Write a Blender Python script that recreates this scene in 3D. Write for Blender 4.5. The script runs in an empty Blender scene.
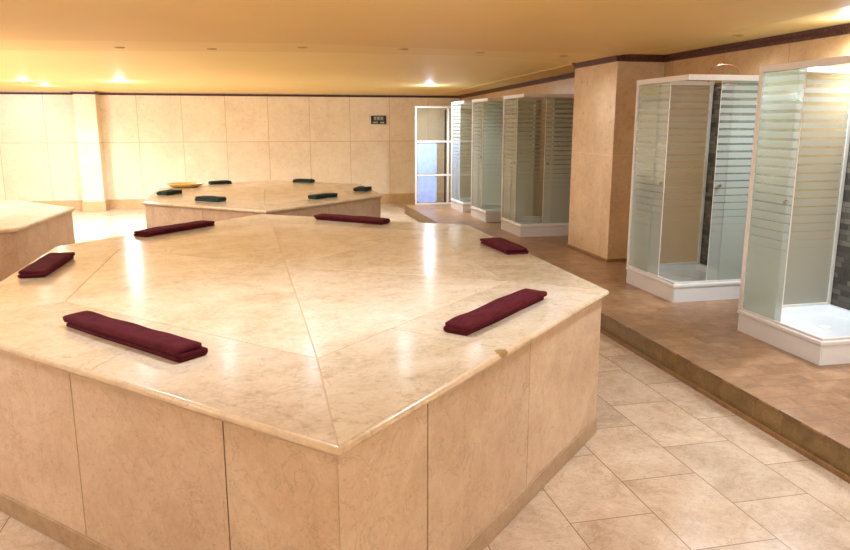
import bpy, bmesh, math, random
from mathutils import Vector, Matrix, noise
PI = math.pi
scene = bpy.context.scene
COL = scene.collection

# ------------------------------------------------------------------ materials
def srgb(r, g, b):
    f = lambda c: (c/255/12.92) if c/255 <= 0.04045 else ((c/255+0.055)/1.055)**2.4
    return (f(r), f(g), f(b), 1.0)

class NT:
    """small helper around a node tree"""
    def __init__(self, name):
        self.m = bpy.data.materials.new(name); self.m.use_nodes = True
        self.t = self.m.node_tree; self.t.nodes.clear()
        self.out = self.t.nodes.new('ShaderNodeOutputMaterial')
    def n(self, typ, **kw):
        nd = self.t.nodes.new(typ)
        for k, v in kw.items(): setattr(nd, k, v)
        return nd
    def l(self, a, b): self.t.links.new(a, b)
    def val(self, sock, v):
        if hasattr(v, 'is_linked') or isinstance(v, bpy.types.NodeSocket): self.l(v, sock)
        else: sock.default_value = v
    def math(self, op, a, b=0.0, c=None):
        nd = self.n('ShaderNodeMath', operation=op)
        self.val(nd.inputs[0], a); self.val(nd.inputs[1], b)
        if c is not None: self.val(nd.inputs[2], c)
        return nd.outputs[0]
    def mix(self, f, a, b, blend='MIX'):
        nd = self.n('ShaderNodeMix', data_type='RGBA', blend_type=blend)
        self.val(nd.inputs[0], f); self.val(nd.inputs[6], a); self.val(nd.inputs[7], b)
        return nd.outputs[2]
    def coords(self):
        tc = self.n('ShaderNodeTexCoord')
        sp = self.n('ShaderNodeSeparateXYZ'); self.l(tc.outputs['Object'], sp.inputs[0])
        return tc.outputs['Object'], sp.outputs
    def noise(self, vec, scale, detail=4, rough=.55, dist=0.0):
        nd = self.n('ShaderNodeTexNoise'); self.l(vec, nd.inputs['Vector'])
        nd.inputs['Scale'].default_value = scale; nd.inputs['Detail'].default_value = detail
        nd.inputs['Roughness'].default_value = rough; nd.inputs['Distortion'].default_value = dist
        return nd.outputs['Fac']
    def ramp(self, f, stops):
        nd = self.n('ShaderNodeValToRGB'); self.l(f, nd.inputs[0])
        e = nd.color_ramp.elements
        while len(e) < len(stops): e.new(.5)
        for el, (p, c) in zip(e, stops):
            el.position = p; el.color = c if len(c) == 4 else (*c, 1)
        return nd.outputs[0]
    def bump(self, h, strength=.2, dist=.01):
        nd = self.n('ShaderNodeBump'); self.l(h, nd.inputs['Height'])
        nd.inputs['Strength'].default_value = strength; nd.inputs['Distance'].default_value = dist
        return nd.outputs[0]
    def principled(self, color, rough=.5, metal=0.0, normal=None, spec=.5, **kw):
        b = self.n('ShaderNodeBsdfPrincipled')
        self.val(b.inputs['Base Color'], color); self.val(b.inputs['Roughness'], rough)
        b.inputs['Metallic'].default_value = metal
        b.inputs['Specular IOR Level'].default_value = spec
        for k, v in kw.items(): self.val(b.inputs[k], v)
        if normal is not None: self.l(normal, b.inputs['Normal'])
        self.l(b.outputs[0], self.out.inputs[0])
        return b

def joints(nt, u, v, pu, pv, ou, ov, w, stagger=0.0):
    """rectangular tile joints. Returns (joint mask, per tile random)."""
    uu = nt.math('DIVIDE', nt.math('SUBTRACT', u, ou), pu)
    fu = nt.math('FLOOR', uu)
    vv = nt.math('DIVIDE', nt.math('SUBTRACT', v, ov), pv)
    if stagger:
        par = nt.math('MODULO', nt.math('ABSOLUTE', fu), 2.0)
        vv = nt.math('ADD', vv, nt.math('MULTIPLY', par, stagger))
    fv = nt.math('FLOOR', vv)
    def edge(x, fx, p):
        d = nt.math('ABSOLUTE', nt.math('SUBTRACT', nt.math('SUBTRACT', x, fx), .5))   # .5 at the joint
        return nt.math('GREATER_THAN', d, .5 - w/p/2)
    j = nt.math('MAXIMUM', edge(uu, fu, pu), edge(vv, fv, pv))
    cx = nt.n('ShaderNodeCombineXYZ'); nt.l(fu, cx.inputs[0]); nt.l(fv, cx.inputs[1])
    wn = nt.n('ShaderNodeTexWhiteNoise'); nt.l(cx.outputs[0], wn.inputs['Vector'])
    return j, wn.outputs['Value'], cx.outputs[0]

def stone(name, c_lo, c_mid, c_hi, rough=.2, tile=None, joint_col=None, vein=.35, tint=False, scale=1.0, var=.12, spots=None, spec=.5, veincol=None):
    nt = NT(name); vec, xyz = nt.coords()
    j = None
    pos = vec
    if tile:
        ax, pu, pv, ou, ov, w, st = tile
        j, rnd, cell = joints(nt, xyz[ax[0]], xyz[ax[1]], pu, pv, ou, ov, w, st)
        off = nt.n('ShaderNodeVectorMath', operation='SCALE'); nt.l(cell, off.inputs[0]); off.inputs['Scale'].default_value = 3.7
        ad = nt.n('ShaderNodeVectorMath', operation='ADD'); nt.l(vec, ad.inputs[0]); nt.l(off.outputs[0], ad.inputs[1])
        pos = ad.outputs[0]
    if tint:
        at = nt.n('ShaderNodeAttribute'); at.attribute_name = 'tint'
        of = nt.n('ShaderNodeVectorMath', operation='SCALE'); nt.l(at.outputs['Vector'], of.inputs[0]); of.inputs['Scale'].default_value = 37.0
        ad = nt.n('ShaderNodeVectorMath', operation='ADD'); nt.l(vec, ad.inputs[0]); nt.l(of.outputs[0], ad.inputs[1])
        pos = ad.outputs[0]
    n1 = nt.noise(pos, 2.2*scale, 6, .6, .6)
    n2 = nt.noise(pos, 14*scale, 5, .65, .3)
    n3 = nt.noise(pos, 55*scale, 4, .7, .2)
    f = nt.math('ADD', nt.math('ADD', nt.math('MULTIPLY', n1, .5), nt.math('MULTIPLY', n2, .26)), nt.math('MULTIPLY', n3, .24))
    col = nt.ramp(f, [(.36, c_lo), (.5, c_mid), (.64, c_hi)])
    sp = nt.math('MULTIPLY', nt.math('MAXIMUM', nt.math('SUBTRACT', nt.noise(pos, 32*scale, 3, .6), .60), 0.0), 3.2)
    col = nt.mix(nt.math('MINIMUM', sp, .45), col, (c_lo[0]*.6, c_lo[1]*.55, c_lo[2]*.5, 1))       # fine fossil specks
    v = nt.noise(pos, 3.1*scale, 5, .62, 1.3)
    vm = nt.math('SUBTRACT', 1.0, nt.math('MULTIPLY', nt.math('ABSOLUTE', nt.math('SUBTRACT', v, .5)), 55.0))
    vm = nt.math('MAXIMUM', vm, 0.0)
    vm = nt.math('MULTIPLY', vm, nt.math('MULTIPLY', nt.noise(pos, 1.3*scale, 2), vein*1.6))
    vc = veincol or (c_lo[0]*.55, c_lo[1]*.5, c_lo[2]*.45, 1)
    col = nt.mix(vm, col, vc)
    if tile:
        k = nt.math('ADD', 1.0 - var/2, nt.math('MULTIPLY', rnd, var))
        g = nt.n('ShaderNodeCombineColor')
        for i in range(3): nt.l(k, g.inputs[i])
        col = nt.mix(1.0, col, g.outputs[0], 'MULTIPLY')
        col = nt.mix(j, col, joint_col)
    if tint:
        col = nt.mix(1.0, col, at.outputs['Color'], 'MULTIPLY')
    if spots:
        for (sx, sy, sz, r, sc) in spots:
            d = nt.n('ShaderNodeVectorMath', operation='DISTANCE'); nt.l(vec, d.inputs[0]); d.inputs[1].default_value = (sx, sy, sz)
            q = nt.math('ADD', nt.math('DIVIDE', d.outputs['Value'], r), nt.math('MULTIPLY', nt.math('SUBTRACT', nt.noise(vec, 40, 3), .5), 1.6))
            col = nt.mix(nt.math('MULTIPLY', nt.math('LESS_THAN', q, 1.0), .8), col, sc)
    rr = nt.math('ADD', rough - .05, nt.math('MULTIPLY', n2, .12))
    h = nt.math('ADD', nt.math('MULTIPLY', n2, .3), nt.math('MULTIPLY', n1, .4))
    if j is not None: h = nt.math('SUBTRACT', h, j)
    nt.principled(col, rr, normal=nt.bump(h, .12, .004), spec=spec)
    return nt.m

def plain(name, col, rough=.5, metal=0.0, var=.06, scale=20, bump=.05, spec=.5):
    nt = NT(name); vec, xyz = nt.coords()
    n = nt.noise(vec, scale, 4)
    k = nt.ramp(n, [(.3, (1-var,)*3), (.7, (1.0,)*3)])
    c = nt.mix(1.0, col, k, 'MULTIPLY')
    nt.principled(c, rough, metal, nt.bump(n, bump, .003), spec)
    return nt.m

M = {}
# platform stone: polished top, honed sides
M['top'] = stone('polished_marble', srgb(200,178,146), srgb(226,208,178), srgb(240,227,204), rough=.17, tint=True, vein=.3, scale=.8, spec=.6,
                 spots=[(.895, 2.60, .825, .03, srgb(150,122,60))])
M['side'] = stone('honed_marble', srgb(190,161,132), srgb(206,180,152), srgb(219,197,171), rough=.33, tint=True, vein=.4, scale=1.9)
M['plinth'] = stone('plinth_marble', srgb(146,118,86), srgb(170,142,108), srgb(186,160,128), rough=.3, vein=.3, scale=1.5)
M['joint'] = plain('pale_joint_filler', srgb(196,164,124), .6)
M['grout'] = plain('brown_grout', srgb(150,118,86), .7)
M['floor'] = stone('floor_marble', srgb(180,154,126), srgb(203,180,153), srgb(220,201,176), rough=.2, tile=((0,1), .4, .6, 1.245, 2.66, .005, .5),
                   joint_col=srgb(134,110,89), vein=.35, scale=1.6, var=.2)
M['raised'] = stone('raised_floor_tile', srgb(122,88,58), srgb(155,118,82), srgb(180,142,104), rough=.32, tile=((1,0), .17, .34, 0, 2.72, .005, .5),
                    joint_col=srgb(113,86,65), vein=.3, scale=3, var=.28)
M['riser'] = stone('riser_stone', srgb(100,78,42), srgb(130,103,60), srgb(152,124,78), rough=.3, tile=((1,2), .62, 1.0, .1, -.5, .004, 0),
                   joint_col=srgb(110,84,46), vein=.3, scale=3)
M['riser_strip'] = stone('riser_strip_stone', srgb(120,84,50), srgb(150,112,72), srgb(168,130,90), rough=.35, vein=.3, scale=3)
wj = srgb(205,180,145)
M['wall_back'] = stone('back_wall_marble', srgb(226,208,176), srgb(238,222,192), srgb(244,231,204), rough=.3, tile=((0,2), .866, 1.16, .19, .19, .012, 0),
                       joint_col=wj, vein=.12, scale=.8, var=.05)
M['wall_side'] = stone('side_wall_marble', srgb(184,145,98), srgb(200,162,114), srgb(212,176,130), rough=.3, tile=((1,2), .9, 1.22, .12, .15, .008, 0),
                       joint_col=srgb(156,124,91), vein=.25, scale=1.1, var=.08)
M['column'] = stone('column_marble', srgb(202,170,130), srgb(216,186,147), srgb(228,201,165), rough=.28, tile=((2,2), 1.215, 1.215, .155, .155, .006, 0),
                    joint_col=srgb(230,209,182), vein=.2, scale=1.3, var=.05)
M['pilaster'] = stone('pilaster_marble', srgb(226,208,176), srgb(238,222,192), srgb(244,231,204), rough=.3, tile=((2,2), 1.16, 1.16, .19, .19, .012, 0),
                    joint_col=srgb(190,162,120), vein=.12, scale=.8, var=.05)
M['base'] = stone('baseboard_marble', srgb(188,151,105), srgb(205,169,123), srgb(217,185,142), rough=.3, vein=.2)
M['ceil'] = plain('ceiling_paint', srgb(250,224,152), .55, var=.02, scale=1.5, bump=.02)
M['ceil_band'] = plain('ceiling_band_tone', srgb(244,214,144), .6, var=.03, scale=1.2, bump=.02)  # tone between the far ceiling and the near field
M['ceil_tan'] = plain('ceiling_tan_tone', srgb(238,204,134), .6, var=.03, scale=1.2, bump=.02)  # darkest ceiling tone, for the near field and the right soffit

def trim_mat():
    nt = NT('brown_cornice'); vec, xyz = nt.coords()
    n = nt.noise(vec, 60, 3, .6, 1.0)
    c = nt.ramp(n, [(.35, srgb(48,20,14)), (.55, srgb(84,38,26)), (.7, srgb(140,86,52))])
    nt.principled(c, .4, normal=nt.bump(n, .5, .01)); return nt.m
M['trim'] = trim_mat()

def slate_mat():
    nt = NT('slate_mosaic'); vec, xyz = nt.coords()
    cx = nt.n('ShaderNodeCombineXYZ'); nt.l(xyz[1], cx.inputs[0]); nt.l(xyz[2], cx.inputs[1])
    b = nt.n('ShaderNodeTexBrick'); nt.l(cx.outputs[0], b.inputs['Vector'])
    b.offset = .37; b.squash = 1.6; b.squash_frequency = 3
    for k, v in (('Scale', 1.0), ('Mortar Size', .0022), ('Brick Width', .125), ('Row Height', .042), ('Bias', -.1)): b.inputs[k].default_value = v
    b.inputs['Color1'].default_value = srgb(38,40,38); b.inputs['Color2'].default_value = srgb(140,134,122); b.inputs['Mortar'].default_value = srgb(28,27,25)
    n = nt.noise(vec, 30, 4)
    c = nt.mix(nt.math('MULTIPLY', n, .5), b.outputs['Color'], srgb(112,98,86))
    nt.principled(c, .5, normal=nt.bump(nt.math('SUBTRACT', n, b.outputs['Fac']), .5, .01)); return nt.m
M['slate'] = slate_mat()

M['white'] = plain('white_acrylic', srgb(222,223,222), .22, var=.02)
M['frame'] = plain('white_aluminium', srgb(228,222,214), .35, var=.04)
M['chrome'] = plain('chrome', srgb(205,205,205), .15, 1.0, var=.02)
M['copper'] = plain('copper_pipe', srgb(190,120,96), .3, .8, var=.05)
M['black'] = plain('black_rubber', srgb(26,24,22), .6)

def towel_mat(name, a, b):
    nt = NT(name); vec, xyz = nt.coords()
    n = nt.noise(vec, 220, 3, .7); n2 = nt.noise(vec, 18, 3)
    c = nt.ramp(nt.math('ADD', nt.math('MULTIPLY', n, .6), nt.math('MULTIPLY', n2, .4)), [(.35, a), (.65, b)])
    bs = nt.principled(c, .95, normal=nt.bump(n, .9, .006), spec=.1)
    bs.inputs['Sheen Weight'].default_value = .1; bs.inputs['Sheen Roughness'].default_value = .5
    bs.inputs['Sheen Tint'].default_value = b
    return nt.m
M['maroon'] = towel_mat('maroon_terry', srgb(70,20,28), srgb(106,40,48))
M['teal'] = towel_mat('teal_terry', srgb(36,46,43), srgb(72,88,82))

def glass_mat(name, frost, tintc, milk, stripe=True, spacing=.062, ztop=1.93, cf=.72):
    nt = NT(name); vec, xyz = nt.coords()
    tr = nt.n('ShaderNodeBsdfTransparent'); tr.inputs[0].default_value = tintc
    df = nt.n('ShaderNodeBsdfDiffuse'); df.inputs[0].default_value = milk
    tl = nt.n('ShaderNodeBsdfTranslucent'); tl.inputs[0].default_value = milk
    md = nt.n('ShaderNodeMixShader'); md.inputs[0].default_value = .4
    nt.l(df.outputs[0], md.inputs[1]); nt.l(tl.outputs[0], md.inputs[2])
    if stripe:
        z = nt.math('DIVIDE', xyz[2], spacing)
        fr = nt.math('SUBTRACT', z, nt.math('FLOOR', z))
        gap = nt.math('MULTIPLY', nt.math('SUBTRACT', xyz[2], .55), .36)         # clear gaps narrow towards the floor
        gap = nt.math('MINIMUM', nt.math('MAXIMUM', gap, 0.0), .42)
        clear = nt.math('LESS_THAN', fr, gap)
        top = nt.math('GREATER_THAN', xyz[2], ztop)
        clear = nt.math('MAXIMUM', clear, top)
        f = nt.math('SUBTRACT', frost, nt.math('MULTIPLY', clear, frost*cf))
    else: f = frost
    mx = nt.n('ShaderNodeMixShader'); nt.val(mx.inputs[0], f)
    nt.l(tr.outputs[0], mx.inputs[1]); nt.l(md.outputs[0], mx.inputs[2])
    gl = nt.n('ShaderNodeBsdfGlossy'); gl.inputs['Roughness'].default_value = .08
    fz = nt.n('ShaderNodeFresnel'); fz.inputs[0].default_value = 1.35
    m2 = nt.n('ShaderNodeMixShader'); nt.l(nt.math('MINIMUM', fz.outputs[0], .35), m2.inputs[0])
    nt.l(mx.outputs[0], m2.inputs[1]); nt.l(gl.outputs[0], m2.inputs[2])
    nt.l(m2.outputs[0], nt.out.inputs[0]); return nt.m
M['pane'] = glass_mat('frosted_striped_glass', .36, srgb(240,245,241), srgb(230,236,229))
M['pane_far'] = glass_mat('lightly_frosted_glass', .33, srgb(242,244,236), srgb(230,228,212), cf=.4)
M['clear'] = glass_mat('partition_glass', .24, srgb(240,240,228), srgb(222,212,186), stripe=False)

def blue_mat():
    nt = NT('pale_blue_film'); vec, xyz = nt.coords()
    n = nt.noise(vec, 9, 3)
    c = nt.ramp(n, [(.3, srgb(150,172,228)), (.7, srgb(172,192,242))])
    b = nt.principled(c, .35)
    nt.l(c, b.inputs['Emission Color']); b.inputs['Emission Strength'].default_value = .2
    return nt.m
M['blue'] = blue_mat()

def emis(name, col, s):
    nt = NT(name); e = nt.n('ShaderNodeEmission'); e.inputs[0].default_value = col; e.inputs[1].default_value = s
    nt.l(e.outputs[0], nt.out.inputs[0]); return nt.m
M['lamp_on'] = emis('lit_lamp', (1, .93, .8, 1), 60)
M['lamp_dim'] = plain('unlit_lamp_glass', srgb(150,116,72), .4)
M['bezel'] = plain('lamp_bezel', srgb(208,174,116), .4)
M['basin'] = plain('yellow_enamel', srgb(232,196,118), .3)
M['sign_body'] = plain('dark_plastic', srgb(44,44,38), .5)
M['sign_face'] = plain('display_grey', srgb(98,104,92), .4)
M['sign_mark'] = plain('display_marks', srgb(168,172,158), .5)

# ------------------------------------------------------------------ geometry helpers
def link(name, bm, mat, parent=None, smooth=False, kind=None, mats=None):
    me = bpy.data.meshes.new(name)
    bmesh.ops.recalc_face_normals(bm, faces=bm.faces)
    bm.to_mesh(me); bm.free()
    for m in (mats or [mat]): me.materials.append(m)
    o = bpy.data.objects.new(name, me); COL.objects.link(o)
    if parent: o.parent = parent
    if smooth:
        for p in me.polygons: p.use_smooth = True
    if kind: o['kind'] = kind
    return o

def thing(name, label, cat, loc=(0,0,0), rz=0, group=None):
    o = bpy.data.objects.new(name, None); COL.objects.link(o)
    o.location = loc; o.rotation_euler = (0,0,rz); o.empty_display_size = .1
    o['label'] = label; o['category'] = cat
    if group: o['group'] = group
    return o
def tag(o, label, cat, group=None):
    o['label'] = label; o['category'] = cat
    if group: o['group'] = group
    return o

def box(bm, a, b, bev=0.0, seg=2):
    x0,y0,z0 = a; x1,y1,z1 = b
    return prism(bm, [(x0,y0),(x1,y0),(x1,y1),(x0,y1)], z0, z1, bev, seg)

def prism(bm, poly, z0, z1, bev=0.0, seg=2, tint=None):
    t = bmesh.new()
    lo = [t.verts.new((x,y,z0)) for x,y in poly]; hi = [t.verts.new((x,y,z1)) for x,y in poly]
    t.faces.new(lo[::-1]); t.faces.new(hi)
    n = len(poly)
    for i in range(n): t.faces.new((lo[i], lo[(i+1)%n], hi[(i+1)%n], hi[i]))
    if bev: bmesh.ops.bevel(t, geom=list(t.edges), offset=bev, segments=seg, affect='EDGES', profile=.5)
    merge(bm, t, tint)

def merge(bm, t, tint=None):
    if tint is not None:
        L = t.loops.layers.float_color.new('tint')
        for f in t.faces:
            for l in f.loops: l[L] = (*tint, 1)
    me = bpy.data.meshes.new('tmp'); bmesh.ops.recalc_face_normals(t, faces=t.faces); t.to_mesh(me); t.free()
    if tint is not None and 'tint' not in bm.loops.layers.float_color: bm.loops.layers.float_color.new('tint')
    bm.from_mesh(me); bpy.data.meshes.remove(me)

def tube(bm, pts, r, n=10, caps=True):
    """round bar along a polyline"""
    pts = [Vector(p) for p in pts]; rings = []
    up = Vector((0,0,1))
    for i, p in enumerate(pts):
        d = (pts[min(i+1,len(pts)-1)] - pts[max(i-1,0)]).normalized()
        a = d.cross(up)
        if a.length < 1e-3: a = d.cross(Vector((1,0,0)))
        a.normalize(); b = d.cross(a).normalized()
        rr = r[i] if isinstance(r, (list,tuple)) else r
        rings.append([bm.verts.new(p + a*rr*math.cos(2*PI*k/n) + b*rr*math.sin(2*PI*k/n)) for k in range(n)])
    for A, B in zip(rings, rings[1:]):
        for k in range(n): bm.faces.new((A[k], A[(k+1)%n], B[(k+1)%n], B[k]))
    if caps: bm.faces.new(rings[0][::-1]); bm.faces.new(rings[-1])

def lathe(bm, prof, c=(0,0,0), n=32, sx=1.0, sy=1.0):
    rings = []
    for r, z in prof:
        if r < 1e-6: rings.append([bm.verts.new((c[0],c[1],c[2]+z))])
        else: rings.append([bm.verts.new((c[0]+sx*r*math.cos(2*PI*k/n), c[1]+sy*r*math.sin(2*PI*k/n), c[2]+z)) for k in range(n)])
    for A, B in zip(rings, rings[1:]):
        for k in range(n):
            a0, a1 = A[k%len(A)], A[(k+1)%len(A)]; b0, b1 = B[k%len(B)], B[(k+1)%len(B)]
            vs = []
            for v in (a0,a1,b1,b0):
                if v not in vs: vs.append(v)
            if len(vs) > 2: bm.faces.new(vs)

# ------------------------------------------------------------------ the room
HS = .165                      # raised floor
XS, XW, YB, XL, YF = 2.72, 4.38, 15.97, -6.6, -2.6
YR = 13.9                      # end of raised floor

bm = bmesh.new(); box(bm, (XL-.2, YF-.2, -.15), (XW+.2, YB+.6, 0)); link('floor', bm, M['floor'], kind='structure')
bm = bmesh.new(); box(bm, (XS+.02, YF, 0.0), (XW, YR, HS-.002)); link('floor_step_core', bm, M['grout'], kind='structure')
bm = bmesh.new(); box(bm, (XS+.0, YF, HS-.012), (XW, YR, HS), .003, 2); link('floor_raised', bm, M['raised'], kind='structure')
bm = bmesh.new(); box(bm, (XS+.005, YF, 0), (XS+.02, YR, HS-.012)); box(bm, (XS+.02, YR, 0), (XW, YR+.015, HS-.012)); link('trim_1', bm, M['riser'], kind='structure')
bm = bmesh.new(); box(bm, (XS-.012, YF, 0), (XS+.005, YR, .028), .003); link('trim_2', bm, M['riser_strip'], kind='structure')

ZB = 2.305                     # trim height at the far end
def ztrim(y):                  # the cornice runs down a little towards the back
    return 2.41 if y < 8.6 else 2.41 + (ZB-2.41)*(y-8.6)/(YB-8.6)
bm = bmesh.new(); box(bm, (XL, YB, 0), (XW+.2, YB+.2, 2.7)); link('wall_back', bm, M['wall_back'], kind='structure')
bm = bmesh.new(); box(bm, (XW, YF, 0), (XW+.2, YB, 2.7)); link('wall_right', bm, M['wall_side'], kind='structure')
bm = bmesh.new(); box(bm, (XL-.2, YF, 0), (XL, YB+.2, 2.7)); link('wall_left', bm, M['wall_side'], kind='structure')
bm = bmesh.new(); box(bm, (XL, YF-.2, 0), (XW, YF, 2.7)); link('wall_front', bm, M['wall_back'], kind='structure')
# pilaster on the back wall, column on the right wall
bm = bmesh.new(); box(bm, (-3.50, YB-.36, 0), (-3.10, YB, 2.6), .004); o = link('column', bm, M['pilaster'], kind='structure')
CX, CY0, CY1 = 3.81, 7.48, 8.58
bm = bmesh.new(); box(bm, (CX, CY0, HS), (XW, CY1, 2.6), .006); o = link('column', bm, M['column'], kind='structure')
bm = bmesh.new(); box(bm, (CX-.012, CY0-.012, HS), (XW, CY1+.012, HS+.035), .004); link('column_shadow_strip', bm, M['riser_strip'], kind='structure')  # dark strip standing in for the shadow line at the column foot
# baseboards
bm = bmesh.new(); box(bm, (XL, YB-.02, 0), (-3.5, YB, .19), .004); box(bm, (-3.10, YB-.02, 0), (XW, YB, .19), .004)
box(bm, (-3.52, YB-.38, 0), (-3.08, YB-.36, .19), .004); box(bm, (-3.10, YB-.36, 0), (-3.08, YB-.02, .19)); box(bm, (-3.52, YB-.36, 0), (-3.50, YB-.02, .19))
link('baseboard_back', bm, M['base'], kind='structure')
bm = bmesh.new(); box(bm, (XL, YF, 0), (XL+.02, YB-.02, .19), .004); link('baseboard_left', bm, M['base'], kind='structure')

# cornice: a moulded profile swept along a path on the wall
def cornice(name, path, h=.075, d=.03):
    """path: (x, y, z, nx, ny) with the direction the profile sticks out to"""
    prof = [(0,-h/2),(d*.35,-h/2),(d*.5,-h*.3),(d*.45,-h*.1),(d*.8,h*.12),(d,h*.2),(d,h/2),(0,h/2)]
    bm = bmesh.new(); rings = []
    for x,y,z,nx,ny in path: rings.append([bm.verts.new((x+nx*u, y+ny*u, z+w)) for u,w in prof])
    for A,B in zip(rings, rings[1:]):
        for k in range(len(prof)):
            k2 = (k+1)%len(prof); bm.faces.new((A[k],A[k2],B[k2],B[k]))
    bm.faces.new(rings[0]); bm.faces.new(rings[-1][::-1])
    return link(name, bm, M['trim'], kind='structure')
cornice('trim_3', [(XW, YF, 2.41, -1, 0), (XW, CY0, 2.41, -1, -1), (CX, CY0, 2.41, -1, -1), (CX, CY1, 2.41, -1, 1), (XW, CY1, 2.41, -1, 1), (XW, YB, ZB, -1, -1)])
cornice('trim_4', [(XW, YB, ZB, -1, -1), (-3.10, YB, ZB, 1, -1), (-3.10, YB-.36, ZB, 1, -1), (-3.50, YB-.36, ZB, -1, -1), (-3.50, YB, ZB, -1, -1), (XL, YB, ZB, 1, -1)], h=.042)
cornice('trim_5', [(XL, YB, ZB, 1, -1), (XL, YF, 2.41, 1, 0)])

# ceiling: flat over the near part, running down slightly to the back wall
def cz(y): return ztrim(y) + .038
bm = bmesh.new()
def slab(bm, x0, x1, ys, dz=0.0, t=.12):
    lo = []; hi = []
    for y in ys:
        z = cz(y)+dz
        lo.append((bm.verts.new((x0,y,z)), bm.verts.new((x1,y,z)))); hi.append((bm.verts.new((x0,y,z+t)), bm.verts.new((x1,y,z+t))))
    n = len(ys)
    for i in range(n-1):
        bm.faces.new((lo[i][0],lo[i][1],lo[i+1][1],lo[i+1][0])); bm.faces.new((hi[i][0],hi[i+1][0],hi[i+1][1],hi[i][1]))
        for s in (0,1): bm.faces.new((lo[i][s],lo[i+1][s],hi[i+1][s],hi[i][s]))
    for i in (0,n-1): bm.faces.new((lo[i][0],lo[i][1],hi[i][1],hi[i][0]))
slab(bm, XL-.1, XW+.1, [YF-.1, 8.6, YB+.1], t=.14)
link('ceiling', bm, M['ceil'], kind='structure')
# tan dropped field over the near part; a band with downlights is left round it
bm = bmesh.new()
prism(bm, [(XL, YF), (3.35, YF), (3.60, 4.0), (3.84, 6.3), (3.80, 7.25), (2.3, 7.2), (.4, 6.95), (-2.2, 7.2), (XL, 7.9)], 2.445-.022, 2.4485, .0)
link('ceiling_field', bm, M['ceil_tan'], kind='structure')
# plain band with the downlights between the tan field and the yellow far ceiling
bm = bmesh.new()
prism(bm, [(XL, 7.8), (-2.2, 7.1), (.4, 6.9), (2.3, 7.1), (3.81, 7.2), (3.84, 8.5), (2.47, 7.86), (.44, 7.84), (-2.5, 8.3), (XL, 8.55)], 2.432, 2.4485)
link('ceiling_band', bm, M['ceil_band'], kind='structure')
# side soffit along the right wall in the far bay, a finger lower than the yellow ceiling
bm = bmesh.new()
t0, t1 = 8.0, YB
v = []
for y in (t0, 8.6, t1):
    z = cz(y)
    v.append([bm.verts.new(q) for q in ((3.85,y,z-.006),(XW,y,z-.006),(XW,y,z+.001),(3.85,y,z+.001))])
for A,B in zip(v, v[1:]):
    for k in range(4): bm.faces.new((A[k],A[(k+1)%4],B[(k+1)%4],B[k]))
bm.faces.new(v[0]); bm.faces.new(v[-1][::-1])
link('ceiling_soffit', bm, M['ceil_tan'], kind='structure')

# slate mosaic behind the shower cabins
CAB_Y = [3.815, 5.565, 9.46, 11.08, 12.44]     # near face of each cabin
CW, CL = .808, .87                               # cabin depth towards the wall, length along it
for i, y in enumerate(CAB_Y):
    bm = bmesh.new(); box(bm, (XW-.088, y+.005, HS), (XW, y+CL-.005, 2.09)); link('wall_mosaic', bm, M['slate'], kind='structure')

# ------------------------------------------------------------------ marble platforms
def inset(poly, dists):
    """offset each edge i (from i to i+1) inwards by dists[i]; returns the new corner list"""
    n = len(poly); L = []
    for i in range(n):
        a = Vector(poly[i]); b = Vector(poly[(i+1)%n]); d = (b-a).normalized(); nn = Vector((-d.y, d.x))
        L.append((a+nn*dists[i], d))
    out = []
    for i in range(n):
        p, d = L[i-1]; q, e = L[i]
        den = d.x*e.y - d.y*e.x; t = ((q-p).x*e.y - (q-p).y*e.x)/den
        out.append(tuple(p+d*t))
    return out

def lerp(a, b, t): return (a[0]+(b[0]-a[0])*t, a[1]+(b[1]-a[1])*t)
rnd = random.Random(5)
def tintv(s=.06, warm=0):
    k = 1 - rnd.random()*s*2
    return (min(1,k), min(1,k*(1-.012*rnd.random())), min(1,k*(1-.05*rnd.random())))

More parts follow.
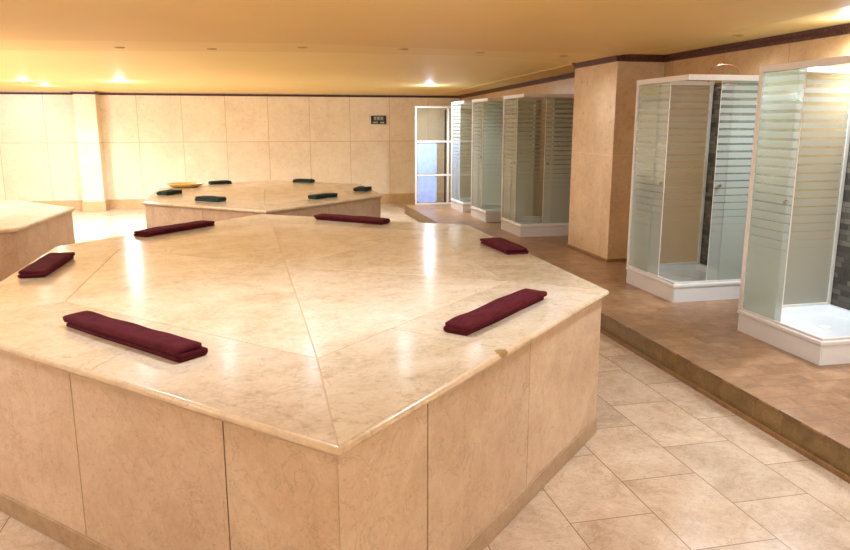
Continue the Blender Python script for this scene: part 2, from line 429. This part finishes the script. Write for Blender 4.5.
def platform(name, label, outer, height=.825, width=.5, split=None, border=None, group=None, cc=None):
    c = cc or (sum(p[0] for p in outer)/6, sum(p[1] for p in outer)/6)
    t = thing(name, label, 'platform', (c[0], c[1], 0), 0, group)
    loc = [(x-c[0], y-c[1]) for x,y in outer]; n = len(loc)
    core = inset(loc, [.045]*n); panel_o = inset(loc, [.022]*n); panel_i = inset(loc, [.046]*n)
    bm = bmesh.new(); prism(bm, core, 0, height-.04); link('core', bm, M['grout'], t)
    bm = bmesh.new(); prism(bm, inset(loc, [.006]*n), height-.032, height-.0018); link('joint_filler', bm, M['joint'], t)
    # sides: stone panels with fine joints
    bm = bmesh.new(); bm.loops.layers.float_color.new('tint')
    for i in range(n):
        a, b = panel_o[i], panel_o[(i+1)%n]; a2, b2 = panel_i[i], panel_i[(i+1)%n]
        length = math.dist(a, b)
        cuts = split[i] if split else [0, .36, .7, 1]
        for u, w in zip(cuts, cuts[1:]):
            g = .0022/length
            u0 = u + (g if u > 0 else .0008/length); w0 = w - (g if w < 1 else .0008/length)
            prism(bm, [lerp(a,b,u0), lerp(a,b,w0), lerp(a2,b2,w0), lerp(a2,b2,u0)], .09, height-.042, .0015, 1, tintv(.045))
    link('side_panels', bm, M['side'], t)
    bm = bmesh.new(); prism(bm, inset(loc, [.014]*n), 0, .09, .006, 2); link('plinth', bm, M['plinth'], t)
    # moulding under the slab
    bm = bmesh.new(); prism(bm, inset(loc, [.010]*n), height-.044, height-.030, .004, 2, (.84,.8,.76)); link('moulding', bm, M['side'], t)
    # slab: border slabs + centre slabs
    inn = inset(loc, border or [width]*n)
    pieces = []
    cen = (0,0)
    for i in range(n):
        j = (i+1)%n
        pieces.append([inn[i], inn[j], cen])
        if name_special.get(name) and i in name_special[name]:
            for s in name_special[name][i](loc, inn): pieces.append(s)
        else:
            k = .42 + .16*rnd.random()
            m_o = lerp(loc[i], loc[j], k); m_i = lerp(inn[i], inn[j], k)
            pieces.append([loc[i], m_o, m_i, inn[i]]); pieces.append([m_o, loc[j], inn[j], m_i])
    bm = bmesh.new(); bm.loops.layers.float_color.new('tint')
    for q in pieces:
        ar = sum(q[k][0]*q[(k+1)%len(q)][1]-q[(k+1)%len(q)][0]*q[k][1] for k in range(len(q)))
        if ar < 0: q = q[::-1]
        q = inset(q, [.0022]*len(q))
        prism(bm, q, height-.0299, height, .0008, 1, tintv(.025) if len(q) == 3 else tuple(v*.9 for v in tintv(.05)))
    link('top_slab', bm, M['top'], t)
    # rounded nosing round the rim
    bm = bmesh.new(); rings = []
    prof = [(.002,-.030)] + [(-.013*math.sin(PI*k/8)+.001, -.0155-.0145*math.cos(PI*k/8)) for k in range(9)] + [(.002,-.001)]
    offs = [inset(loc, [u]*n) for u,_ in prof]
    vs = [[bm.verts.new((*offs[k][i], height+prof[k][1])) for k in range(len(prof))] for i in range(n)]
    for i in range(n):
        A, B = vs[i], vs[(i+1)%n]
        for k in range(len(prof)):
            k2 = (k+1)%len(prof); bm.faces.new((A[k],B[k],B[k2],A[k2]))
    L = bm.loops.layers.float_color.new('tint')
    for f in bm.faces:
        for l in f.loops: l[L] = (.93,.9,.86,1)
    link('nosing', bm, M['top'], t)
    return t

HEX = [(.175,1.883), (1.797,3.511), (1.779,6.175), (-.011,7.411), (-1.493,5.738), (-1.462,3.55)]
CEN = (.13, 4.58)
def sp_ab(loc, inn):
    a,b,ai,bi = loc[0],loc[1],inn[0],inn[1]
    p, q = lerp(a,b,.46), lerp(ai,bi,.30)
    y = 4.318-CEN[1]; e = lerp(loc[1],loc[2],(y-loc[1][1])/(loc[2][1]-loc[1][1])); f = lerp(inn[1],inn[2],(y-inn[1][1])/(inn[2][1]-inn[1][1]))
    return [[a,p,q,ai],[p,b,bi,q],[b,e,f,bi]]
def sp_bc(loc, inn):
    y = 4.318-CEN[1]; e = lerp(loc[1],loc[2],(y-loc[1][1])/(loc[2][1]-loc[1][1])); f = lerp(inn[1],inn[2],(y-inn[1][1])/(inn[2][1]-inn[1][1]))
    return [[e,loc[2],inn[2],f]]
def sp_fa(loc, inn):
    # F -> A: joint a third of the way
    p, q = lerp(loc[5],loc[0],.50), lerp(inn[5],inn[0],.5)
    return [[loc[5],p,q,inn[5]],[p,loc[0],inn[0],q]]
name_special = {'marble_platform': {0: sp_ab, 1: sp_bc, 5: sp_fa}}
# the spots of the polished top are given in world space -> shift into the platform's own space
for nd in M['top'].node_tree.nodes:
    if nd.type == 'VECT_MATH' and nd.operation == 'DISTANCE':
        v = nd.inputs[1].default_value; nd.inputs[1].default_value = (v[0]-CEN[0], v[1]-CEN[1], v[2])
platform('marble_platform', 'large hexagonal beige marble bathing platform in front, carrying six maroon towels', HEX,
         split=[[0,.2135,.587,1],[0,.36,.7,1],[0,.36,.7,1],[0,.36,.7,1],[0,.36,.7,1],[0,.12,.43,.7955,1]], border=[.555,.455,.5,.5,.47,.555], cc=CEN,
         group=None)
HEX2 = [(.03,7.72), (1.50,9.18), (1.45,10.95), (.05,12.1), (-1.40,10.9), (-1.36,8.92)]
name_special.pop('marble_platform')
platform('marble_platform', 'hexagonal marble platform near the back wall, carrying six dark teal towels', HEX2, split=[[0,.5,1]]*6, width=.42)
HEX3 = [(-2.08,6.84), (-1.99,8.45), (-2.85,9.45), (-4.6,9.3), (-5.3,7.4), (-3.9,5.55)]
platform('marble_platform', 'hexagonal marble platform with nothing on it, cut off by the left edge of the picture', HEX3, split=[[0,.5,1]]*6, width=.42)

# ------------------------------------------------------------------ folded towels
def towel_mesh(L, W, T, layers, seed):
    """cloth folded lengthwise several times: a serpentine sheet with real layers"""
    R = random.Random(seed); t = T/layers*.96
    # centre line of the cross-section (u across, z up)
    line = []; hw = W/2 - t*.55
    for k in range(layers):
        z = t*.5 + k*T/layers
        w0 = hw - R.random()*.010; sgn = 1 if k % 2 == 0 else -1
        st = 8
        for i in range(st+1): line.append((sgn*(-w0 + 2*w0*i/st), z))
        if k < layers-1:                    # fold over
            for i in (1,2,3):
                a = -PI/2 + PI*i/4
                line.append((sgn*(w0 + T/layers*.5*math.cos(a)), z + T/layers*.5 + T/layers*.5*math.sin(a)))
    n = len(line); N = 26
    # thickness around the line
    def off(i, s):
        a = Vector(line[max(i-1,0)]); b = Vector(line[min(i+1,n-1)]); d = (b-a).normalized()
        return Vector(line[i]) + Vector((-d.y, d.x))*s*t*.47
    loop = [off(i, 1) for i in range(n)] + [off(i, -1) for i in range(n-1, -1, -1)]
    bm = bmesh.new(); rings = []
    lay_e = [(R.uniform(-.010,.006), R.uniform(-.010,.006)) for _ in range(layers)]
    for j in range(N+1):
        s = j/N; ring = []
        for p in loop:
            k = min(layers-1, max(0, int(p.y/(T/layers))))
            x = -L/2 + L*s
            if j == 0: x += -lay_e[k][0]
            if j == N: x += lay_e[k][1]
            nz = noise.noise(Vector((x*6+seed*7, p.x*9, k*2.0)))*.006*(p.y/T)
            wob = noise.noise(Vector((x*4, seed*3.1, k*.7)))*.006
            sag = 1 - .10*abs(2*s-1)**6
            ring.append(bm.verts.new((x, p.x+wob, max(.0005, p.y*sag+nz))))
        rings.append(ring)
    m = len(loop)
    for A,B in zip(rings, rings[1:]):
        for k in range(m): bm.faces.new((A[k],A[(k+1)%m],B[(k+1)%m],B[k]))
    for ring in (rings[0], rings[-1]):      # the cut ends: quads between the two sides of the sheet
        for i in range(n-1): bm.faces.new((ring[i], ring[i+1], ring[m-2-i], ring[m-1-i]))
    return bm

def towel(name, P, Q, W, T, mat, label, cat, group, seed, layers=3, z=.8255):
    bm = towel_mesh(math.dist(P,Q), W, T, layers, seed)
    o = link(name, bm, M[mat], smooth=True)
    o.location = ((P[0]+Q[0])/2, (P[1]+Q[1])/2, z); o.rotation_euler = (0,0,math.atan2(Q[1]-P[1], Q[0]-P[0]))
    tag(o, label, cat, group); return o
G1, G2 = 'maroon towels on the large front platform', 'teal towels on the platform by the back wall'
towel('folded_towel', (-0.835, 3.405), (-0.285, 2.765), 0.135, 0.055, 'maroon', 'long maroon folded towel on the near left edge of the front platform', 'towel', G1, 1)
towel('folded_towel', (-1.325, 4.52), (-1.32, 5.18), 0.165, 0.045, 'maroon', 'maroon folded towel at the left corner of the front platform, beside the empty platform', 'towel', G1, 2)
towel('folded_towel', (-0.965, 6.08), (-0.475, 6.68), 0.15, 0.045, 'maroon', 'maroon towel on the back left edge of the front platform, rising towards the right', 'towel', G1, 3)
towel('folded_towel', (0.52, 6.92), (1.075, 6.4), 0.15, 0.045, 'maroon', 'maroon towel on the back right edge of the front platform, below the far platform', 'towel', G1, 4)
towel('folded_towel', (1.665, 5.18), (1.7, 4.66), 0.17, 0.045, 'maroon', 'short maroon towel on the right edge of the front platform nearest the showers', 'towel', G1, 5)
towel('folded_towel', (0.78, 2.865), (1.35, 3.42), 0.135, 0.052, 'maroon', 'maroon folded towel lying above the brown chip in the front platform rim', 'towel', G1, 6)
towel('folded_towel', (-1.23, 9.72), (-1.08, 9.98), 0.18, 0.05, 'teal', 'small dark teal towel at the left corner of the far platform, below the yellow basin', 'towel', G2, 11, 2)
towel('folded_towel', (-0.745, 8.95), (-0.455, 8.72), 0.15, 0.055, 'teal', 'dark teal towel on the front left edge of the far platform', 'towel', G2, 12, 2)
towel('folded_towel', (-0.76, 11.35), (-0.46, 11.45), 0.15, 0.05, 'teal', 'dark teal towel on the back edge of the far platform beside the yellow basin', 'towel', G2, 13, 2)
towel('folded_towel', (0.5, 11.55), (0.77, 11.4), 0.15, 0.05, 'teal', 'flat dark teal towel on the back right edge of the far platform', 'towel', G2, 14, 2)
towel('folded_towel', (0.59, 8.8), (0.88, 9.07), 0.15, 0.05, 'teal', 'dark teal towel on the front right edge of the far platform', 'towel', G2, 15, 2)
towel('folded_towel', (1.29, 9.7), (1.4, 9.95), 0.2, 0.05, 'teal', 'dark teal towel at the right corner of the far platform, nearest the glass partition', 'towel', G2, 16, 2)

# shallow yellow basin at the back corner of the far platform
bm = bmesh.new()
lathe(bm, [(0,0),(.17,0),(.22,.02),(.255,.045),(.262,.052),(.255,.055),(.245,.048),(.21,.026),(.16,.012),(0,.012)], n=40, sy=.85)
o = link('basin', bm, M['basin'], smooth=True); o.location = (-1.07, 10.93, .8255)
tag(o, 'shallow oval yellow basin on the back left corner of the far platform', 'basin')

# ------------------------------------------------------------------ shower cabins
def make_cabin(label, loc):
    t = thing('shower_cabin', label, 'shower', loc, 0, 'shower cabins along the right wall')
    H = 1.945; TR = .165; W, Ln = CW, CL
    # tray with a sunken basin and a rolled lip
    bm = bmesh.new()
    def rect(dx, z): return [bm.verts.new(p) for p in ((dx,dx,z),(W-dx,dx,z),(W-dx,Ln-dx,z),(dx,Ln-dx,z))]
    R_ = [rect(.008,0), rect(.008,TR-.035), rect(.0,TR-.030), rect(-.002,TR-.018), rect(.0,TR-.006), rect(.008,TR), rect(.05,TR), rect(.062,TR-.012), rect(.09,TR-.042), rect(.30,TR-.05)]
    for A,B in zip(R_,R_[1:]):
        for k in range(4): bm.faces.new((A[k],A[(k+1)%4],B[(k+1)%4],B[k]))
    bm.faces.new(R_[0][::-1]); bm.faces.new(R_[-1])
    bmesh.ops.bevel(bm, geom=[e for e in bm.edges if abs(e.verts[0].co.z-e.verts[1].co.z) > 1e-4 or e.verts[0].co.z > TR-.045 and e.calc_face_angle(0) > .3], offset=.006, segments=2, affect='EDGES')
    tray = link('tray', bm, M['white'], t)
    bm = bmesh.new(); lathe(bm, [(0,0),(.042,0),(.045,.002),(.040,.006),(.012,.005),(.0,.005)], n=24)
    dr = link('drain', bm, M['frame'], tray); dr.location = (W*.5, Ln*.5, TR-.0502)
    f = .026
    def part(name, boxes, mat, parent=t, bev=.003):
        bm = bmesh.new()
        for a,b in boxes: box(bm, a, b, bev)
        return link(name, bm, M[mat], parent)
    # posts: the corner post at the far end, and the two wall posts
    part('post', [((.004,Ln-.004-f*1.4,TR),(.004+f*1.2,Ln-.004,H))], 'frame')
    part('post', [((W-.034,Ln-.004-f,TR),(W-.004,Ln-.004,H-.001))], 'frame')
    part('post', [((W-.034,.004,TR),(W-.004,.004+f,H-.001))], 'frame')
    # header rails
    part('header_rail', [((.002,.002,H-.045),(.036,Ln-.002,H))], 'frame')
    part('header_rail', [((.036,.002,H-.045),(W-.002,.036,H))], 'frame')
    part('header_rail', [((.036,Ln-.036,H-.040),(W-.002,Ln-.006,H-.002))], 'frame')
    part('bottom_rail', [((.010,.012,TR),(.030,Ln-.040,TR+.016))], 'frame', bev=.002)
    part('bottom_rail', [((.030,.012,TR),(W-.034,.030,TR+.016))], 'frame', bev=.002)
    part('bottom_rail', [((.036,Ln-.030,TR),(W-.034,Ln-.010,TR+.016))], 'frame', bev=.002)
    z0, z1 = TR+.016, H-.045; DL, DN = .425, .335      # where the two doors have been slid to
    def pane(name, a, b, mat='pane'): return part(name, [(a,b)], mat, bev=0)
    pane('fixed_pane', (.014, Ln*.55, z0), (.019, Ln-.041, z1))
    d1 = pane('sliding_door', (.022, DL, z0), (.027, DL+.40, z1))
    pane('fixed_pane', (W*.55, .014, z0), (W-.035, .019, z1))
    d2 = pane('sliding_door', (DN, .022, z0), (DN+.40, .027, z1))
    pane('back_pane', (.037, Ln-.022, z0), (W-.035, Ln-.017, z1), 'pane_far')
    for d, p in ((d1, (.010, DL+.035, 1.02)), (d2, (DN+.035, .010, 1.02))):
        bm = bmesh.new()
        if d is d1: tube(bm, [(p[0]-.022,p[1],p[2]),(p[0]-.006,p[1],p[2]),(p[0]-.005,p[1],p[2]),(p[0]+.032,p[1],p[2])], [.014,.014,.006,.006], 14)
        else: tube(bm, [(p[0],p[1]-.022,p[2]),(p[0],p[1]-.006,p[2]),(p[0],p[1]-.005,p[2]),(p[0],p[1]+.032,p[2])], [.014,.014,.006,.006], 14)
        link('door_knob', bm, M['chrome'], d, smooth=False)
        # edge strip of the door
        if d is d1: part('edge_strip', [((.021, DL-.003, z0), (.028, DL, z1))], 'frame', d, .001)
        else: part('edge_strip', [((DN-.003, .021, z0), (DN, .028, z1))], 'frame', d, .001)
    # shower riser on the wall with an arched hose above the header, head and mixer
    bm = bmesh.new()
    yy = Ln*.42
    tube(bm, [(W-.03,yy,.95),(W-.03,yy,1.5),(W-.03,yy,1.80),(W-.05,yy,1.86),(W-.12,yy,1.89),(W-.22,yy,1.885)], .009, 10)
    tube(bm, [(W-.03,yy,1.75),(W-.002,yy,1.75)], .008, 8); tube(bm, [(W-.03,yy,1.2),(W-.002,yy,1.2)], .008, 8)
    link('riser_pipe', bm, M['copper'], t, smooth=True)
    bm = bmesh.new(); lathe(bm, [(0,0),(.055,0),(.058,.008),(.03,.02),(.011,.035),(0,.035)], c=(W-.225,yy,1.852), n=24); link('shower_head', bm, M['chrome'], t, smooth=True)
    bm = bmesh.new(); box(bm, (W-.07,yy-.075,.90), (W-.012,yy+.075,.95), .012, 3); link('mixer_tap', bm, M['chrome'], t)
    bm = bmesh.new()
    pts = []
    for k in range(25):
        a = PI*k/24
        pts.append((W*.60 + .15*math.copysign(abs(math.cos(a))**.75, math.cos(a)), .22, H-.05 + .15*math.sin(a)**.6 if 0 < k < 24 else H-.05))
    tube(bm, pts, .005, 8); link('hose', bm, M['copper'], t, smooth=True)
    return t
cab_labels = ['nearest white shower cabin, cut off by the right edge of the picture',
              'square white shower cabin standing just in front of the marble column',
              'shower cabin just behind the column, largest of the three far cabins',
              'middle of the three far shower cabins beyond the column',
              'farthest shower cabin, beside the glass partition with pale blue panes']
first = make_cabin(cab_labels[0], (3.482, CAB_Y[0], HS))
def kids(o): return [c for c in bpy.data.objects if c.parent == o]
tree = [(c, kids(c)) for c in kids(first)]
first_left_door = next(c for c, g in tree if c.name == 'sliding_door')
for lab, y in zip(cab_labels[1:], CAB_Y[1:]):
    r = first.copy(); COL.objects.link(r); r.location = (3.482, y, HS); r['label'] = lab
    for c, gs in tree:
        if c.name == 'hose' and y != CAB_Y[1]: continue
        d = c.copy(); COL.objects.link(d); d.parent = r
        if c is first_left_door: d.location.y -= .12        # slid a little further open on the others
        for g in gs:
            e = g.copy(); COL.objects.link(e); e.parent = d

bp = next(c for c, g in tree if c.name == 'back_pane'); bp.data = bp.data.copy(); bp.data.materials[0] = M['pane']      # whiter glass here puts the near downlight's brightness into the pane
bpy.data.objects.remove(next(c for c, g in tree if c.name == 'hose'))

# ------------------------------------------------------------------ glass partition at the end of the raised floor
t = thing('glass_partition', 'white framed glass partition with pale blue lower panes at the end of the raised floor', 'partition', (2.91, 13.83, HS))
fr = bmesh.new(); f = .035; PH = 1.885; PW = XW-2.91-.003
for a,b in (((0,0,0),(f,.04,PH)), ((.64,0,0),(.675,.04,PH-f)), ((PW-f,0,0),(PW,.04,PH))): box(fr, a, b, .003)
for z in (.0, .555, 1.20, PH-f):
    w = f
    box(fr, (f,.002,z), (.64,.038,z+w), .003); box(fr, (.675,.002,z), (PW-f,.038,z+w), .003)
fo = link('frame', fr, M['frame'], t)
for x0,x1 in ((f,.64),(.675,PW-f)):
    for z0,z1 in ((f,.555),(.555+f,1.20),(1.20+f,PH-f)):
        bm = bmesh.new(); box(bm, (x0,.017,z0), (x1,.023,z1)); link('pane', bm, M['clear'], t)
def rrect(x0,x1,z0,z1,r,y0,y1):
    bm = bmesh.new(); pts = []
    for cx,cz_,a0 in ((x1-r,z1-r,0),(x0+r,z1-r,90),(x0+r,z0+r,180),(x1-r,z0+r,270)):
        for k in range(5):
            a = math.radians(a0+90*k/4); pts.append((cx+r*math.cos(a), cz_+r*math.sin(a)))
    A = [bm.verts.new((x,y0,z)) for x,z in pts]; B = [bm.verts.new((x,y1,z)) for x,z in pts]
    bm.faces.new(A); bm.faces.new(B[::-1])
    for k in range(len(A)): bm.faces.new((A[k],A[(k+1)%len(A)],B[(k+1)%len(A)],B[k]))
    return bm
for z0,z1 in ((.045,.55),(.60,1.185)):
    o = link('blue_pane', rrect(.045,.43,z0,z1,.04,.006,.012), M['blue'], t); o['label'] = 'pale blue lit pane'
bm = bmesh.new(); box(bm, (.585,.008,f), (.612,.016,PH-.07)); link('seal', bm, M['black'], t)

# small display on the back wall
t = thing('wall_display', 'small dark rectangular display on the back wall left of the glass partition', 'display', (2.545, YB, 1.72))
bm = bmesh.new(); box(bm, (-.165,-.03,-.005), (.165,-.0,.175), .004); link('body', bm, M['sign_body'], t)
bm = bmesh.new(); box(bm, (-.11,-.034,.07), (.115,-.03,.165)); link('screen', bm, M['sign_face'], t)
bm = bmesh.new()
for x0,x1,z0,z1 in ((-.13,-.02,.012,.05),(.03,.12,.012,.045),(-.10,-.06,.09,.15),(-.03,.02,.09,.15),(.045,.09,.09,.15)):
    box(bm, (x0,-.037,z0), (x1,-.0341 if z0>.06 else -.03,z1))
link('marks', bm, M['sign_mark'], t)

# ------------------------------------------------------------------ downlights
def downlight(x, y, on, label, group='recessed ceiling downlights', r=.05, power=0, bz=0.0, glow=0):
    zc = cz(y) - bz
    t = thing('downlight', label, 'ceiling lamp', (x, y, zc), 0, group)
    bm = bmesh.new()
    lathe(bm, [(r*.72,-.001),(r*.75,-.006),(r*1.0,-.007),(r*1.12,-.003),(r*1.12,0),(r*.72,0)], n=28); link('bezel', bm, M['bezel'], t, smooth=True)
    bm = bmesh.new(); lathe(bm, [(0,-.003),(r*.72,-.003),(r*.72,-.0005),(0,-.0005)], n=24); link('bulb', bm, M['lamp_on' if on else 'lamp_dim'], t)
    if power:
        ld = bpy.data.lights.new('downlight_beam', 'SPOT'); ld.energy = power; ld.color = LC; ld.spot_size = math.radians(165); ld.spot_blend = 1.0; ld.shadow_soft_size = .05
        lo = bpy.data.objects.new('downlight_beam', ld); COL.objects.link(lo); lo.location = (x, y, zc-.03)
    if glow:
        ld = bpy.data.lights.new('downlight_glow', 'POINT'); ld.energy = glow; ld.color = LC; ld.shadow_soft_size = .05
        lo = bpy.data.objects.new('downlight_glow', ld); COL.objects.link(lo); lo.location = (x, y, zc-.12)
    return t
LC = (.83, .95, 1.11)
P = 230
downlight(-2.17, 12.9, True, 'bright ceiling downlight above the left side of the back wall', r=.07, power=P*3.3, glow=9)
downlight(2.98, 12.9, True, 'bright ceiling downlight above the glass partition', r=.07, power=P*1.4, glow=9)
downlight(4.12, 4.60, True, 'bright ceiling downlight above the nearest shower cabin', r=.05, power=P*.85, glow=4)
downlight(-3.62, 14.2, True, 'small lit ceiling downlight just left of the pilaster, second from the edge', r=.05, power=P*.9, glow=3)
downlight(-3.63, 13.0, True, 'small lit ceiling downlight nearest the left edge of the picture', r=.05, power=0, glow=4)
dim = [(-1.28,7.75,'over the empty left platform'), (-.42,7.7,'second from the left in the ceiling band'), (.44,7.35,'in the ceiling band above the front of the far platform'),
       (1.42,7.30,'in the ceiling band right of the far platform'), (2.25,7.45,'in the ceiling band, left of the column'), (3.25,7.62,'in the ceiling band beside the column')]
for x,y,w in dim: downlight(x, y, False, 'dim ceiling downlight ' + w, r=.045, power=P*.12, bz=.016)
downlight(4.02, 5.72, False, 'dim ceiling downlight above the shower cabin by the column', r=.045, power=P*.08)
# unseen fill lights, added out of frame to brighten the ceiling and platforms
def lamp(x, y, z, p, typ='POINT', r=.16):
    ld = bpy.data.lights.new('fill_light', typ); ld.energy = P*p; ld.color = LC; ld.shadow_soft_size = r
    if typ == 'SPOT': ld.spot_size = math.radians(160); ld.spot_blend = 1.0
    lo = bpy.data.objects.new('fill_light', ld); COL.objects.link(lo); lo.location = (x, y, z)
for x,y,p in ((-5.9,10.6,1.4),(-5.7,7.0,.9),(-4.8,2.6,.5),(-2.0,-1.2,.3),(1.4,-1.6,.3),(3.7,-.6,.45)): lamp(x, y, 2.1, p)
for x,y,p in ((-2.4,3.2,.6),(.1,3.3,.55),(2.3,3.0,.55),(3.7,2.4,.35),(-3.7,8.4,1.4)): lamp(x, y, 2.38, p, 'SPOT', .1)

# ------------------------------------------------------------------ world, camera, view
w = bpy.data.worlds.new('world'); scene.world = w; w.use_nodes = True
w.node_tree.nodes['Background'].inputs[0].default_value = (1,.9,.75,1); w.node_tree.nodes['Background'].inputs[1].default_value = .3
cd = bpy.data.cameras.new('camera'); cam = bpy.data.objects.new('camera', cd); COL.objects.link(cam)
cam.location = (0,0,1.7); cam.rotation_euler = (PI/2-.2045, 0, -.2208)
cd.sensor_width = 36; cd.lens = 36*1.0343*700/850; cd.clip_start = .05
scene.camera = cam
scene.view_settings.view_transform = 'Standard'; scene.view_settings.look = 'None'; scene.view_settings.gamma = 1
scene.view_settings.use_curve_mapping = False
scene.view_settings.exposure = -0.17
scene.cycles.transparent_max_bounces = 24
scene.cycles.max_bounces = 10; scene.cycles.diffuse_bounces = 6; scene.cycles.sample_clamp_indirect = 8
